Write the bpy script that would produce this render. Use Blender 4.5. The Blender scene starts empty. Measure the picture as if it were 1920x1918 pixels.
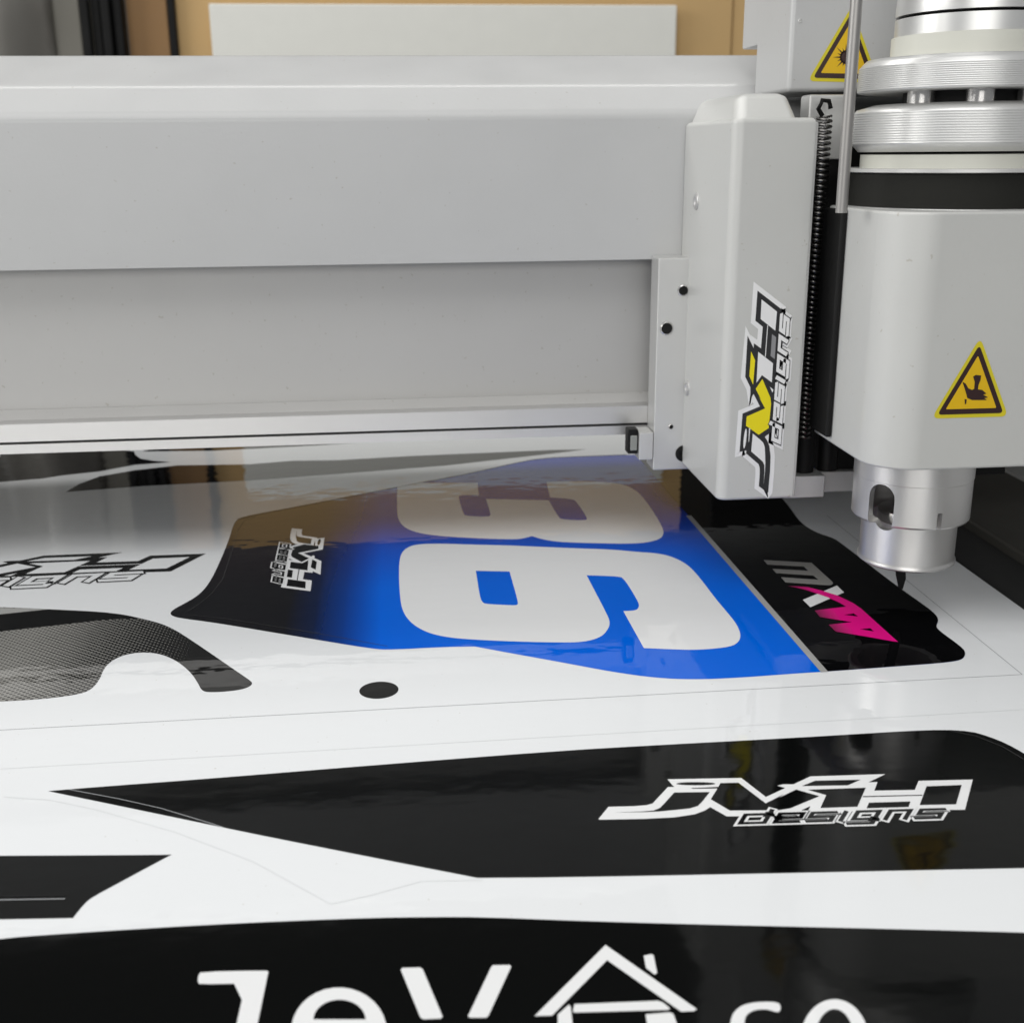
import bpy, bmesh, math, random
from math import sin, cos, pi, radians
from mathutils import Vector, Matrix
from mathutils.geometry import tessellate_polygon
import numpy as np
random.seed(4)
SC = bpy.context.scene
# ------------------------------------------------------------------ camera
FPX, CAMH = 2200.0, 0.2
def cam_basis(a, p, r):
    a, p, r = map(radians, (a, p, r))
    F = np.array([sin(a)*cos(p), cos(a)*cos(p), -sin(p)])
    R0 = np.array([cos(a), -sin(a), 0]); U0 = np.cross(R0, F)
    return F, cos(r)*R0 - sin(r)*U0, sin(r)*R0 + cos(r)*U0
CB = cam_basis(5.7, 17, .5)
cam = bpy.data.cameras.new('camera'); camo = bpy.data.objects.new('camera', cam)
SC.collection.objects.link(camo); SC.camera = camo
F_, R_, U_ = CB
camo.matrix_world = Matrix(((R_[0], U_[0], -F_[0], 0), (R_[1], U_[1], -F_[1], 0), (R_[2], U_[2], -F_[2], CAMH), (0, 0, 0, 1)))
cam.sensor_width = 36; cam.lens = 36*FPX/1920; cam.clip_start = .01; cam.clip_end = 60
cam.dof.use_dof = True; cam.dof.focus_distance = .47; cam.dof.aperture_fstop = 20.0
# ------------------------------------------------------------------ world, lamps, exposure
W = bpy.data.worlds.new('World'); SC.world = W; W.use_nodes = True
W.node_tree.nodes['Background'].inputs[0].default_value = (.95, .975, 1, 1)
W.node_tree.nodes['Background'].inputs[1].default_value = .27
def area(name, loc, target, sx, sy, power, col):
    l = bpy.data.lights.new(name, 'AREA'); l.shape = 'RECTANGLE'; l.size = sx; l.size_y = sy; l.energy = power; l.color = col
    o = bpy.data.objects.new(name, l); SC.collection.objects.link(o); o.location = loc
    o.rotation_euler = (Vector(target)-Vector(loc)).to_track_quat('-Z', 'Y').to_euler(); return o
area('ceiling_lamp', (-.5, -.3, 2.1), (-.4, .2, 0), 1.8, 1.7, 24, (1, .99, .97))
area('left_fill', (-3.0, .35, 1.15), (0, .6, .05), 2.2, 1.2, 44, (1, .99, .96))  # unseen area light added to brighten the cover's left face and under the beam
area('front_fill', (-.9, -3.2, 1.0), (0, .7, 0), 2.6, 1.0, 36, (1, .985, .95))  # low unseen fill added on the camera side to reach under the beam
area('rear_fill', (-.2, 2.0, 2.3), (-.2, .75, 0), 2.6, .7, 24, (1, .985, .95))  # unseen fill added behind the beam to lighten the sheet beneath it
SC.view_settings.view_transform = 'Standard'; SC.view_settings.look = 'None'
SC.view_settings.exposure = .11; SC.view_settings.gamma = 1
SC.render.engine = 'CYCLES'
# ------------------------------------------------------------------ picture point -> place
def ray(x, y): return F_ + R_*(x-960)/FPX - U_*(y-959)/FPX
def onZ(x, y, z=0.0):
    d = ray(x, y); t = (z-CAMH)/d[2]; return Vector((d[0]*t, d[1]*t, z))
def onY(x, y, Y):
    d = ray(x, y); t = Y/d[1]; return Vector((d[0]*t, Y, CAMH+d[2]*t))
def onX(x, y, X):
    d = ray(x, y); t = X/d[0]; return Vector((X, d[1]*t, CAMH+d[2]*t))
# ------------------------------------------------------------------ materials
def add_specks(nt, b, col_out, scale, thr, dark):
    """stray dust and scuff marks"""
    g = nt.nodes.new('ShaderNodeNewGeometry'); n = nt.nodes.new('ShaderNodeTexNoise'); n.inputs['Scale'].default_value = scale; n.inputs['Detail'].default_value = 1
    nt.links.new(g.outputs['Position'], n.inputs['Vector'])
    mr = nt.nodes.new('ShaderNodeMapRange'); mr.inputs['From Min'].default_value = thr; mr.inputs['From Max'].default_value = thr+.05
    mr.inputs['To Min'].default_value = 0; mr.inputs['To Max'].default_value = 1; nt.links.new(n.outputs['Fac'], mr.inputs['Value'])
    mx = nt.nodes.new('ShaderNodeMix'); mx.data_type = 'RGBA'; mx.blend_type = 'MULTIPLY'; mx.inputs['B'].default_value = (dark, dark*.97, dark*.92, 1)
    nt.links.new(mr.outputs[0], mx.inputs['Factor']); nt.links.new(col_out, mx.inputs['A']); nt.links.new(mx.outputs['Result'], b.inputs['Base Color'])
def mat(name, col, rough=.4, metal=0.0, bump=None, spec=.5, coat=0.0, aniso=0.0, specks=False):
    m = bpy.data.materials.new(name); m.use_nodes = True; nt = m.node_tree; b = nt.nodes['Principled BSDF']
    b.inputs['Base Color'].default_value = (*col, 1); b.inputs['Roughness'].default_value = rough
    b.inputs['Metallic'].default_value = metal; b.inputs['Specular IOR Level'].default_value = spec
    b.inputs['Coat Weight'].default_value = coat
    if aniso: b.inputs['Anisotropic'].default_value = aniso
    g = nt.nodes.new('ShaderNodeNewGeometry')
    # slight tonal unevenness that belongs to the material
    n = nt.nodes.new('ShaderNodeTexNoise'); n.inputs['Scale'].default_value = 30; n.inputs['Detail'].default_value = 5
    nt.links.new(g.outputs['Position'], n.inputs['Vector'])
    mp = nt.nodes.new('ShaderNodeMapRange'); mp.inputs['To Min'].default_value = max(.01, rough*.85); mp.inputs['To Max'].default_value = min(1, rough*1.15+.01)
    nt.links.new(n.outputs['Fac'], mp.inputs['Value']); nt.links.new(mp.outputs[0], b.inputs['Roughness'])
    hs = nt.nodes.new('ShaderNodeMix'); hs.data_type = 'RGBA'
    hs.inputs['A'].default_value = (*[c*.965 for c in col], 1); hs.inputs['B'].default_value = (*[min(1, c*1.03) for c in col], 1)
    nt.links.new(n.outputs['Fac'], hs.inputs['Factor']); nt.links.new(hs.outputs['Result'], b.inputs['Base Color'])
    if specks: add_specks(nt, b, hs.outputs['Result'], 420, .745, .82)
    if bump:
        sc, dist = bump[:2]
        n2 = nt.nodes.new('ShaderNodeTexNoise'); n2.inputs['Scale'].default_value = sc; n2.inputs['Detail'].default_value = 3
        if len(bump) > 2:
            vm = nt.nodes.new('ShaderNodeVectorMath'); vm.operation = 'MULTIPLY'; vm.inputs[1].default_value = bump[2]
            nt.links.new(g.outputs['Position'], vm.inputs[0]); nt.links.new(vm.outputs[0], n2.inputs['Vector'])
        else: nt.links.new(g.outputs['Position'], n2.inputs['Vector'])
        bp = nt.nodes.new('ShaderNodeBump'); bp.inputs['Distance'].default_value = dist; bp.inputs['Strength'].default_value = 1
        nt.links.new(n2.outputs['Fac'], bp.inputs['Height']); nt.links.new(bp.outputs[0], b.inputs['Normal'])
    return m
def film_bump(nt, b):
    """Orange peel and slack ripples of the laminated film, the same over every print."""
    g = nt.nodes.new('ShaderNodeNewGeometry')
    def nz(sc, det, vec):
        vm = nt.nodes.new('ShaderNodeVectorMath'); vm.operation = 'MULTIPLY'; vm.inputs[1].default_value = vec
        n = nt.nodes.new('ShaderNodeTexNoise'); n.inputs['Scale'].default_value = sc; n.inputs['Detail'].default_value = det
        nt.links.new(g.outputs['Position'], vm.inputs[0]); nt.links.new(vm.outputs[0], n.inputs['Vector']); return n
    def bp(n, d, prev=None):
        q = nt.nodes.new('ShaderNodeBump'); q.inputs['Distance'].default_value = d; q.inputs['Strength'].default_value = 1
        nt.links.new(n.outputs['Fac'], q.inputs['Height'])
        if prev: nt.links.new(prev.outputs[0], q.inputs['Normal'])
        return q
    a = bp(nz(13, 1, (1, .6, 1)), 3.0e-4)
    c0 = bp(nz(45, 1.5, (1, 1, 1)), 8e-5, a)
    c = bp(nz(135, 1.2, (.6, 1, 1)), 6.0e-5, c0)
    nt.links.new(c.outputs[0], b.inputs['Normal'])
def film(name, col):
    m = bpy.data.materials.new(name); m.use_nodes = True; nt = m.node_tree; b = nt.nodes['Principled BSDF']
    b.inputs['Base Color'].default_value = (*col, 1); b.inputs['Roughness'].default_value = .075 if name.startswith('soft') else .015; b.inputs['IOR'].default_value = 1.27 if name.startswith('soft') else 1.36 if max(col) < .5 or name.startswith(('black', 'blue', 'soft')) else 1.38
    film_bump(nt, b); return m
def mnode(nt, op, a, b=None, c=None):
    n = nt.nodes.new('ShaderNodeMath'); n.operation = op
    for i, v in enumerate((a, b, c)):
        if v is None: continue
        if isinstance(v, (int, float)): n.inputs[i].default_value = v
        else: nt.links.new(v, n.inputs[i])
    return n.outputs[0]
def posxyz(nt):
    g = nt.nodes.new('ShaderNodeNewGeometry'); s = nt.nodes.new('ShaderNodeSeparateXYZ')
    nt.links.new(g.outputs['Position'], s.inputs[0]); return s.outputs
M = {}
M['vinyl'] = film('white_vinyl', (.765, .78, .795))
def vinyl_dust():
    m = M['vinyl']; nt = m.node_tree; b = nt.nodes['Principled BSDF']; c = nt.nodes.new('ShaderNodeRGB'); c.outputs[0].default_value = (.765, .78, .795, 1)
    add_specks(nt, b, c.outputs[0], 600, .76, .8)
vinyl_dust()
M['ink'] = film('black_print', (.003, .003, .0035))
M['ink2'] = film('soft_black_print', (.003, .0033, .0033))
M['white_print'] = film('white_print', (.785, .79, .795))
M['silver_print'] = film('grey_print', (.26, .255, .24))
M['grey_print'] = film('mid_grey_print', (.36, .36, .35))
M['cutline'] = film('cut_line', (.34, .35, .36))
M['cutfaint'] = film('faint_cut_line', (.70, .71, .72))
M['cutdark'] = film('cut_on_black', (.05, .05, .05))
M['cutbrown'] = film('dark_cut', (.05, .04, .035))
M['pink'] = film('pink_print', (.62, .008, .13))
def gradient_film():
    m = film('blue_fade_print', (0, .1, .7)); nt = m.node_tree; b = nt.nodes['Principled BSDF']
    x, y, z = posxyz(nt)
    # printed fade: black at the left end of the plate to blue, and black again at the far corners
    p0, p1 = onZ(545, 1120), onZ(715, 1120)
    q0, q1 = onZ(560, 1185), onZ(650, 1185)
    s = mnode(nt, 'SUBTRACT', x, p0.x); t = mnode(nt, 'DIVIDE', s, p1.x-p0.x)
    r = nt.nodes.new('ShaderNodeValToRGB'); e = r.color_ramp.elements
    e[0].position = 0; e[0].color = (.009, .009, .011, 1); e[1].position = 1; e[1].color = (.0, .125, .72, 1)
    for pos, c in ((.3, (.006, .014, .05)), (.6, (.003, .04, .24)), (.8, (.001, .075, .47))):
        k = r.color_ramp.elements.new(pos); k.color = (*c, 1)
    nt.links.new(t, r.inputs[0])
    # far right corner fades out to black too
    c0 = onZ(1305, 925); dx = mnode(nt, 'SUBTRACT', x, c0.x); dy = mnode(nt, 'MULTIPLY', mnode(nt, 'SUBTRACT', y, c0.y), .55)
    d = mnode(nt, 'SQRT', mnode(nt, 'ADD', mnode(nt, 'MULTIPLY', dx, dx), mnode(nt, 'MULTIPLY', dy, dy)))
    mr = nt.nodes.new('ShaderNodeMapRange'); mr.interpolation_type = 'SMOOTHSTEP'
    mr.inputs['From Min'].default_value = .012; mr.inputs['From Max'].default_value = .034; nt.links.new(d, mr.inputs['Value'])
    mx = nt.nodes.new('ShaderNodeMix'); mx.data_type = 'RGBA'; mx.inputs['A'].default_value = (.009, .009, .011, 1)
    nt.links.new(mr.outputs[0], mx.inputs['Factor']); nt.links.new(r.outputs[0], mx.inputs['B'])
    # brown reflection painted into the blue: more violet towards the top of the plate
    mv = nt.nodes.new('ShaderNodeMapRange'); mv.inputs['From Min'].default_value = onZ(1000, 1090).y; mv.inputs['From Max'].default_value = onZ(1000, 960).y
    nt.links.new(y, mv.inputs['Value'])
    m2 = nt.nodes.new('ShaderNodeMix'); m2.data_type = 'RGBA'; m2.blend_type = 'MULTIPLY'
    m2.inputs['B'].default_value = (1, .25, .55, 1); nt.links.new(mv.outputs[0], m2.inputs['Factor']); nt.links.new(mx.outputs['Result'], m2.inputs['A'])
    nt.links.new(m2.outputs['Result'], b.inputs['Base Color']); return m
M['blue'] = gradient_film()
def halftone_film():
    m = film('halftone_print', (.3, .3, .3)); nt = m.node_tree; b = nt.nodes['Principled BSDF']
    x, y, z = posxyz(nt); k = 2*pi/.0031
    f = mnode(nt, 'MULTIPLY', mnode(nt, 'COSINE', mnode(nt, 'MULTIPLY', x, k)), mnode(nt, 'COSINE', mnode(nt, 'MULTIPLY', y, k*1.2)))
    mr = nt.nodes.new('ShaderNodeMapRange'); mr.inputs['From Min'].default_value = onZ(25, 1240).x; mr.inputs['From Max'].default_value = onZ(352, 1240).x
    mr.inputs['To Min'].default_value = -.5; mr.inputs['To Max'].default_value = 1.0; mr.clamp = True
    nt.links.new(x, mr.inputs['Value'])
    st = mnode(nt, 'GREATER_THAN', f, mr.outputs[0])
    mx = nt.nodes.new('ShaderNodeMix'); mx.data_type = 'RGBA'
    mx.inputs['A'].default_value = (.012, .012, .012, 1); mx.inputs['B'].default_value = (.24, .235, .22, 1)
    nt.links.new(st, mx.inputs['Factor']); nt.links.new(mx.outputs['Result'], b.inputs['Base Color']); return m
M['halftone'] = halftone_film()
def pink_tail():
    m = M['pink']; nt = m.node_tree; b = nt.nodes['Principled BSDF']; x, y, z = posxyz(nt)
    mr = nt.nodes.new('ShaderNodeMapRange'); mr.inputs['From Min'].default_value = onZ(1475, 1100).x; mr.inputs['From Max'].default_value = onZ(1540, 1120).x
    nt.links.new(x, mr.inputs['Value'])
    mx = nt.nodes.new('ShaderNodeMix'); mx.data_type = 'RGBA'; mx.inputs['A'].default_value = (.05, .02, .03, 1); mx.inputs['B'].default_value = (.78, .008, .24, 1)
    nt.links.new(mr.outputs[0], mx.inputs['Factor']); nt.links.new(mx.outputs['Result'], b.inputs['Base Color'])
pink_tail()
M['paint'] = mat('light_grey_machine_paint', (.50, .503, .503), .34, bump=(650, .00006), specks=True)
M['paint2'] = mat('warm_grey_machine_paint', (.54, .542, .525), .33, bump=(650, .00005), specks=True)
M['alu'] = mat('satin_aluminium', (.62, .615, .61), .34, .75, bump=(300, .00001, (.1, 1, 1)))
M['wallmetal'] = mat('pale_grey_beam_web', (.475, .47, .46), .34, .15, bump=(60, .00012, (.35, 1, 1)), specks=True)
M['ring'] = mat('turned_aluminium', (.68, .68, .67), .33, .6)
M['blast'] = mat('bead_blasted_aluminium', (.60, .60, .59), .40, .5, bump=(1500, .00001))
M['nozzle'] = mat('satin_turned_steel', (.62, .61, .60), .33, .75)
M['rod'] = mat('dull_grey_rod', (.33, .32, .31), .4, .6)
M['steel'] = mat('polished_steel', (.60, .59, .58), .22, .9)
M['black'] = mat('black_rubber', (.005, .005, .005), .6, spec=.2)
M['blackgloss'] = mat('black_anodised', (.004, .004, .004), .5, spec=.25)
M['dark'] = mat('dark_underside', (.34, .34, .33), .6)
M['charcoal'] = mat('charcoal_foam', (.012, .012, .010), .7, spec=.25, bump=(400, .0001))
M['cream'] = mat('cream_plastic', (.60, .60, .54), .4)
M['spring'] = mat('spring_steel', (.16, .155, .15), .28, 1.0)
M['mat'] = mat('black_table_mat', (.018, .018, .018), .8, bump=(800, .0001))
M['frame'] = mat('dark_table_frame', (.05, .048, .042), .5)
M['card'] = mat('cardboard', (.60, .40, .18), .75, bump=(120, .0005, (8, 1, 1)))
M['card2'] = mat('brown_cardboard', (.36, .21, .095), .8)
M['board'] = mat('white_foam_board', (.82, .82, .77), .6)
M['olive'] = mat('olive_grey_sheet_metal', (.20, .19, .16), .45)
M['plastic'] = mat('crumpled_plastic', (.26, .25, .23), .3, bump=(2.5, .02))
M['wall'] = mat('workshop_wall', (.17, .165, .155), .8)
M['floor'] = mat('concrete_floor', (.16, .155, .145), .6)
M['yellow'] = mat('yellow_label', (.74, .46, .003), .35)
M['yellowrim'] = mat('yellow_label_rim', (.66, .56, .02), .35)
M['yellow2'] = mat('yellow_sticker', (.82, .70, .002), .4)
M['labelblack'] = mat('label_black', (.028, .008, .008), .4)
M['stickblack'] = mat('sticker_black', (.018, .018, .02), .35)
M['stickwhite'] = mat('sticker_white', (.80, .80, .80), .35)
M['stickgrey'] = mat('sticker_grey', (.26, .26, .27), .35)
M['glassy'] = mat('clear_plastic', (.35, .36, .34), .1, .3)
# ------------------------------------------------------------------ object helpers
def thing(name, label, cat, loc=(0, 0, 0), group=None):
    o = bpy.data.objects.new(name, None); SC.collection.objects.link(o); o.location = loc; o.empty_display_size = .01
    o['label'] = label; o['category'] = cat
    if group: o['group'] = group
    return o
def link(name, me, m, parent=None, label=None):
    o = bpy.data.objects.new(name, me); SC.collection.objects.link(o); me.materials.append(m)
    if parent is not None:
        o.parent = parent; p = parent; off = Vector((0, 0, 0))
        while p is not None: off += p.location; p = p.parent
        if off.length > 0: me.transform(Matrix.Translation(-off))
    if label: o['label'] = label
    return o
def tag(o, label, cat, group=None):
    o['label'] = label; o['category'] = cat
    if group: o['group'] = group
    return o
def bm_obj(name, bm, m, parent=None, smooth=None, label=None):
    bmesh.ops.recalc_face_normals(bm, faces=bm.faces)
    me = bpy.data.meshes.new(name); bm.to_mesh(me); bm.free()
    if smooth is not None:
        me.polygons.foreach_set('use_smooth', [True]*len(me.polygons)); me.set_sharp_from_angle(angle=radians(smooth))
    o = link(name, me, m, parent, label)
    if smooth is not None and smooth <= 40:
        w = o.modifiers.new('wn', 'WEIGHTED_NORMAL'); w.keep_sharp = True; w.weight = 90
    return o
def box_bm(x0, x1, y0, y1, z0, z1, bev=0, seg=3, bm=None):
    b = bmesh.new(); vs = [b.verts.new((x, y, z)) for x in (x0, x1) for y in (y0, y1) for z in (z0, z1)]
    for f in ((0, 1, 3, 2), (4, 6, 7, 5), (0, 4, 5, 1), (2, 3, 7, 6), (0, 2, 6, 4), (1, 5, 7, 3)): b.faces.new([vs[i] for i in f])
    bmesh.ops.recalc_face_normals(b, faces=b.faces)
    if bev: bmesh.ops.bevel(b, geom=b.edges[:], offset=bev, segments=seg, profile=.5, affect='EDGES')
    if bm is None: return b
    me = bpy.data.meshes.new('t'); b.to_mesh(me); b.free(); bm.from_mesh(me); bpy.data.meshes.remove(me); return bm
def box(name, x0, x1, y0, y1, z0, z1, m, parent=None, bev=0, seg=3, label=None):
    return bm_obj(name, box_bm(x0, x1, y0, y1, z0, z1, bev, seg), m, parent, 40 if bev else None, label)
def lathe(name, prof, cx, cy, m, parent=None, n=96, closed=False, smooth=30, label=None, make=True):
    bm = bmesh.new(); rings = []
    for r, z in prof:
        rings.append([bm.verts.new((cx+r*cos(2*pi*i/n), cy+r*sin(2*pi*i/n), z)) for i in range(n)])
    seq = list(zip(rings, rings[1:])) + ([(rings[-1], rings[0])] if closed else [])
    for a, b in seq:
        for i in range(n): bm.faces.new((a[i], a[(i+1) % n], b[(i+1) % n], b[i]))
    if not closed:
        bm.faces.new(rings[0]); bm.faces.new(rings[-1])
    return bm_obj(name, bm, m, parent, smooth, label)
def tube(name, pts, r, m, parent=None, n=10, bm0=None):
    bm = bm0 or bmesh.new(); prev = None
    for i, p in enumerate(pts):
        p = Vector(p); a = Vector(pts[max(0, i-1)]); b = Vector(pts[min(len(pts)-1, i+1)]); t = (b-a).normalized()
        ref = Vector((0, 0, 1)) if abs(t.z) < .9 else Vector((0, 1, 0)); u = t.cross(ref).normalized(); v = t.cross(u)
        ring = [bm.verts.new(p+u*r*cos(2*pi*k/n)+v*r*sin(2*pi*k/n)) for k in range(n)]
        if prev:
            for k in range(n): bm.faces.new((prev[k], prev[(k+1) % n], ring[(k+1) % n], ring[k]))
        else: bm.faces.new(ring)
        prev = ring
    bm.faces.new(prev)
    if bm0: return
    return bm_obj(name, bm, m, parent, 40)
def prism_x(name, prof, x0, x1, m, parent=None, smooth=None, bev=None):
    """prof: (Y, z) outline swept along X."""
    bm = bmesh.new(); a = [bm.verts.new((x0, y, z)) for y, z in prof]; b = [bm.verts.new((x1, y, z)) for y, z in prof]
    bm.faces.new(a); bm.faces.new(b[::-1]); n = len(prof)
    for i in range(n): bm.faces.new((a[i], a[(i+1) % n], b[(i+1) % n], b[i]))
    return bm_obj(name, bm, m, parent, smooth)
# flat shapes: lists of loops in a 2D frame, turned into a thin face set
def chaikin(pts, it=2):
    P = []
    for p in pts:
        P.append(Vector(p[:2]));
        if len(p) > 2: P.append(Vector(p[:2]))
    for _ in range(it):
        Q = []
        for i in range(len(P)):
            a, b = P[i], P[(i+1) % len(P)]; Q += [a*.75+b*.25, a*.25+b*.75]
        P = Q
    out = [P[0]]
    for p in P[1:]:
        if (p-out[-1]).length > 1e-6: out.append(p)
    return out
def flat_bm(bm, loops, to3):
    vs3 = [[Vector((p[0], p[1], 0)) for p in l] for l in loops]
    tris = tessellate_polygon(vs3); allp = [p for l in vs3 for p in l]
    vv = [bm.verts.new(to3(p.x, p.y)) for p in allp]
    for t in tris:
        try: bm.faces.new([vv[i] for i in t])
        except ValueError: pass
def up_faces(bm, nrm):
    bm.normal_update()
    for f in bm.faces:
        if f.normal.dot(nrm) < 0: f.normal_flip()
def flat(name, shapes, to3, m, parent, nrm=Vector((0, 0, 1)), label=None):
    """shapes: list of [outer, hole, hole...]"""
    bm = bmesh.new()
    for s in shapes: flat_bm(bm, s, to3)
    up_faces(bm, nrm); me = bpy.data.meshes.new(name); bm.to_mesh(me); bm.free()
    return link(name, me, m, parent, label)
def ribbon(pts, w, closed=False, cap=0.0):
    """polygon strip pieces (mitred) of width w along pts (2D); returns a list of quads"""
    P = [Vector(p[:2]) for p in pts]; n = len(P); h = w/2
    if not closed and cap:
        P[0] = P[0]-(P[1]-P[0]).normalized()*cap; P[-1] = P[-1]+(P[-1]-P[-2]).normalized()*cap
    L, Rr = [], []
    for i in range(n):
        a = P[(i-1) % n] if (closed or i > 0) else None; b = P[(i+1) % n] if (closed or i < n-1) else None
        d1 = (P[i]-a).normalized() if a is not None else None; d2 = (b-P[i]).normalized() if b is not None else None
        if d1 is None: d1 = d2
        if d2 is None: d2 = d1
        n1 = Vector((-d1.y, d1.x)); n2 = Vector((-d2.y, d2.x)); mm = n1+n2
        if mm.length < 1e-6: mm = n1
        mm.normalize(); k = h/max(.45, mm.dot(n1)); L.append(P[i]+mm*k); Rr.append(P[i]-mm*k)
    out = []
    for i in range(n if closed else n-1):
        j = (i+1) % n; out.append([[L[i], L[j], Rr[j], Rr[i]]])
    return out
LAY = .00006
def zpx(off=(0, 0), s=1.0):
    return lambda pts, sm=0: [onZ(off[0]+p[0]/s, off[1]+p[1]/s).xy for p in (chaikin(pts, sm) if sm else pts)]
def tz(layer): return lambda x, y: Vector((x, y, LAY*layer))
# ================================================================== SETTING
o = box('floor', -6, 6, -2, 8, -.95, -.85, M['floor']); o['kind'] = 'structure'
o = box('back_wall', -6, 6, 4.2, 4.35, -.85, 3.6, M['wall']); o['kind'] = 'structure'
# ================================================================== TABLE
tb = thing('cutting_table', 'dark flat bed of the cutting machine under the white vinyl sheet', 'table', (0, .4, -.85))
box('bed', -1.1, .3125, -.25, 1.45, -.05, -.0016, M['mat'], tb)
box('side_frame', .3130, .3835, -.25, 1.45, -.06, .004, M['frame'], tb, .002)
box('base_cabinet', -1.0, .45, -.15, 1.3, -.85, -.0605, M['frame'], tb, .004)
box('side_ledge', .384, .62, -.2, 1.3, -.05, .0045, M['paint'], tb, .002)
# ================================================================== PRINTED VINYL SHEET
sheet = thing('printed_vinyl_sheet', 'glossy white vinyl sheet with kiss cut prints lying flat on the cutting bed', 'vinyl sheet', (0, .4, 0))
ex = onZ(1850, 1092).x
ex = .2797
box('backing_sheet', -.95, ex, -.12, 1.30, -.0012, 0, M['vinyl'], sheet)
# thin cut lines across the sheet
def cutline(px, w, m, layer=1, parent=sheet, off=(0, 0), s=1.0, sm=0, name='cut_line'):
    pts = zpx(off, s)(px)
    return flat(name, ribbon(pts, w), tz(layer), m, parent)
A1, B1 = onZ(0, 1370), onZ(1913, 1265.2)
cy1 = (A1.y+B1.y)/2; cx1 = .2436
def wl(pts, w, m, layer=1, parent=sheet): return flat('cut_line', ribbon([Vector(p) for p in pts], w), tz(layer), m, parent)
wl([(-.6, cy1-.0009), (cx1, cy1+.0008), (cx1-.0006, .62)], .00032, M['cutline'])
C1, D1 = onZ(0, 1443), onZ(1920, 1330)
wl([(-.6, C1.y-.001), (D1.x+.015, D1.y)], .00026, M['cutfaint'])
cutline([(7, 1494), (95, 1500), (180, 1518), (328, 1560), (474, 1615), (620, 1695), (700, 1677), (790, 1652), (905, 1650)], .00024, M['cutfaint'])
# --- registration dot
dc = (onZ(674, 1293)+onZ(747, 1293))/2; dc.y = (onZ(710, 1278).y+onZ(710, 1310).y)/2
flat('registration_dot', [[[Vector((dc.x+.0076*cos(2*pi*i/64), dc.y+.0076*sin(2*pi*i/64))) for i in range(64)]]], tz(1), M['ink2'], sheet, label='round black registration dot')
# --- race number plate
P5 = zpx((400, 800), 1/ (900/1920)); S5 = 1920/900
def p5(l): return [(400+p[0]/S5, 800+p[1]/S5) + tuple(p[2:]) for p in l]
def p6(l): return [(1200+p[0]*.375, 850+p[1]*.375) + tuple(p[2:]) for p in l]
px = zpx()
outline = [(430, 1010), (437, 985), (445, 973), (462, 967), (560, 949, 1), (728, 917), (870, 890), (960, 870), (1000, 862), (1040, 858), (1175, 853), (1290, 850), (1375, 858, 1),
           (1440, 905), (1480, 950), (1500, 980), (1530, 999), (1560, 1008), (1575, 1017), (1650, 1075), (1690, 1105), (1740, 1140), (1755, 1153), (1760, 1163),
           (1755, 1174), (1760, 1182), (1803, 1213), (1811, 1224), (1806, 1236), (1785, 1241), (1740, 1245, 1), (1552, 1259), (1500, 1262), (1380, 1271), (1300, 1274), (1230, 1271), (1150, 1260), (1060, 1243), (960, 1225), (890, 1212, 1),
           (830, 1213), (735, 1218), (700, 1217), (550, 1192), (400, 1167), (345, 1160), (325, 1156), (318, 1150), (326, 1142), (345, 1132), (370, 1118), (392, 1095), (413, 1052)]
plate = flat('number_plate_print', [[px(outline, 2)]], tz(1), M['blue'], sheet, label='black and blue race number plate print with white numerals 3 and 6')
# black panel to the right of the grey stripe
stripeL, stripeR = [(1288, 968), (1536, 1261)], [(1294, 966), (1554, 1259.5)]
def clip_right():
    pts = px(outline, 2); a, b = onZ(1291, 967).xy, onZ(1545, 1260).xy; a = a + (a-b)*.8
    b = b+(b-a)*.05; d = b-a; out = []; n = len(pts)
    side = lambda p: (p-a).x*d.y-(p-a).y*d.x
    sref = side(onZ(1700, 1150).xy)
    for i in range(n):
        p, q = pts[i], pts[(i+1) % n]; sp, sq = side(p)*sref > 0, side(q)*sref > 0
        if sp: out.append(p)
        if sp != sq:
            t = side(p)/(side(p)-side(q)); out.append(p+(q-p)*t)
    return out
cr = clip_right()
flat('black_panel', [[cr]], tz(2), M['ink'], plate)
s0 = onZ(1291, 967).xy; s1 = onZ(1545.5, 1259.8).xy
flat('grey_stripe', ribbon([s0, s1], .0030), tz(3), M['grey_print'], plate)
six = p5([(1200, 476), (1100, 474), (900, 468), (830, 470), (790, 477), (762, 494), (748, 518), (743, 555), (743, 620), (748, 690), (755, 730), (775, 768), (810, 800), (860, 825), (920, 840), (1000, 850), (1200, 860), (1400, 864), (1470, 862), (1520, 853), (1560, 835), (1582, 805), (1586, 783), (1578, 757), (1493, 595, 1), (1560, 597), (1620, 600), (1642, 606), (1700, 700), (1704, 722), (1690, 736), (1640, 738, 1), (1722, 886, 1)]) + \
      p6([(200, 982), (280, 983), (360, 978), (430, 970), (470, 960), (495, 940), (503, 915), (498, 888), (480, 850), (440, 800), (380, 730), (320, 650), (280, 600), (240, 560), (190, 530), (130, 508), (60, 498), (0, 495)]) + p5([(1600, 492), (1450, 487), (1280, 480)])
hole6 = p5([(1050, 577, 1), (1185, 580, 1), (1220, 703), (1216, 714), (1200, 715), (1090, 710), (1075, 702), (1066, 680)])
flat('numeral', [[px(six, 2), px(hole6, 2)]], tz(2), M['white_print'], plate, label='white numeral 6')
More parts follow.
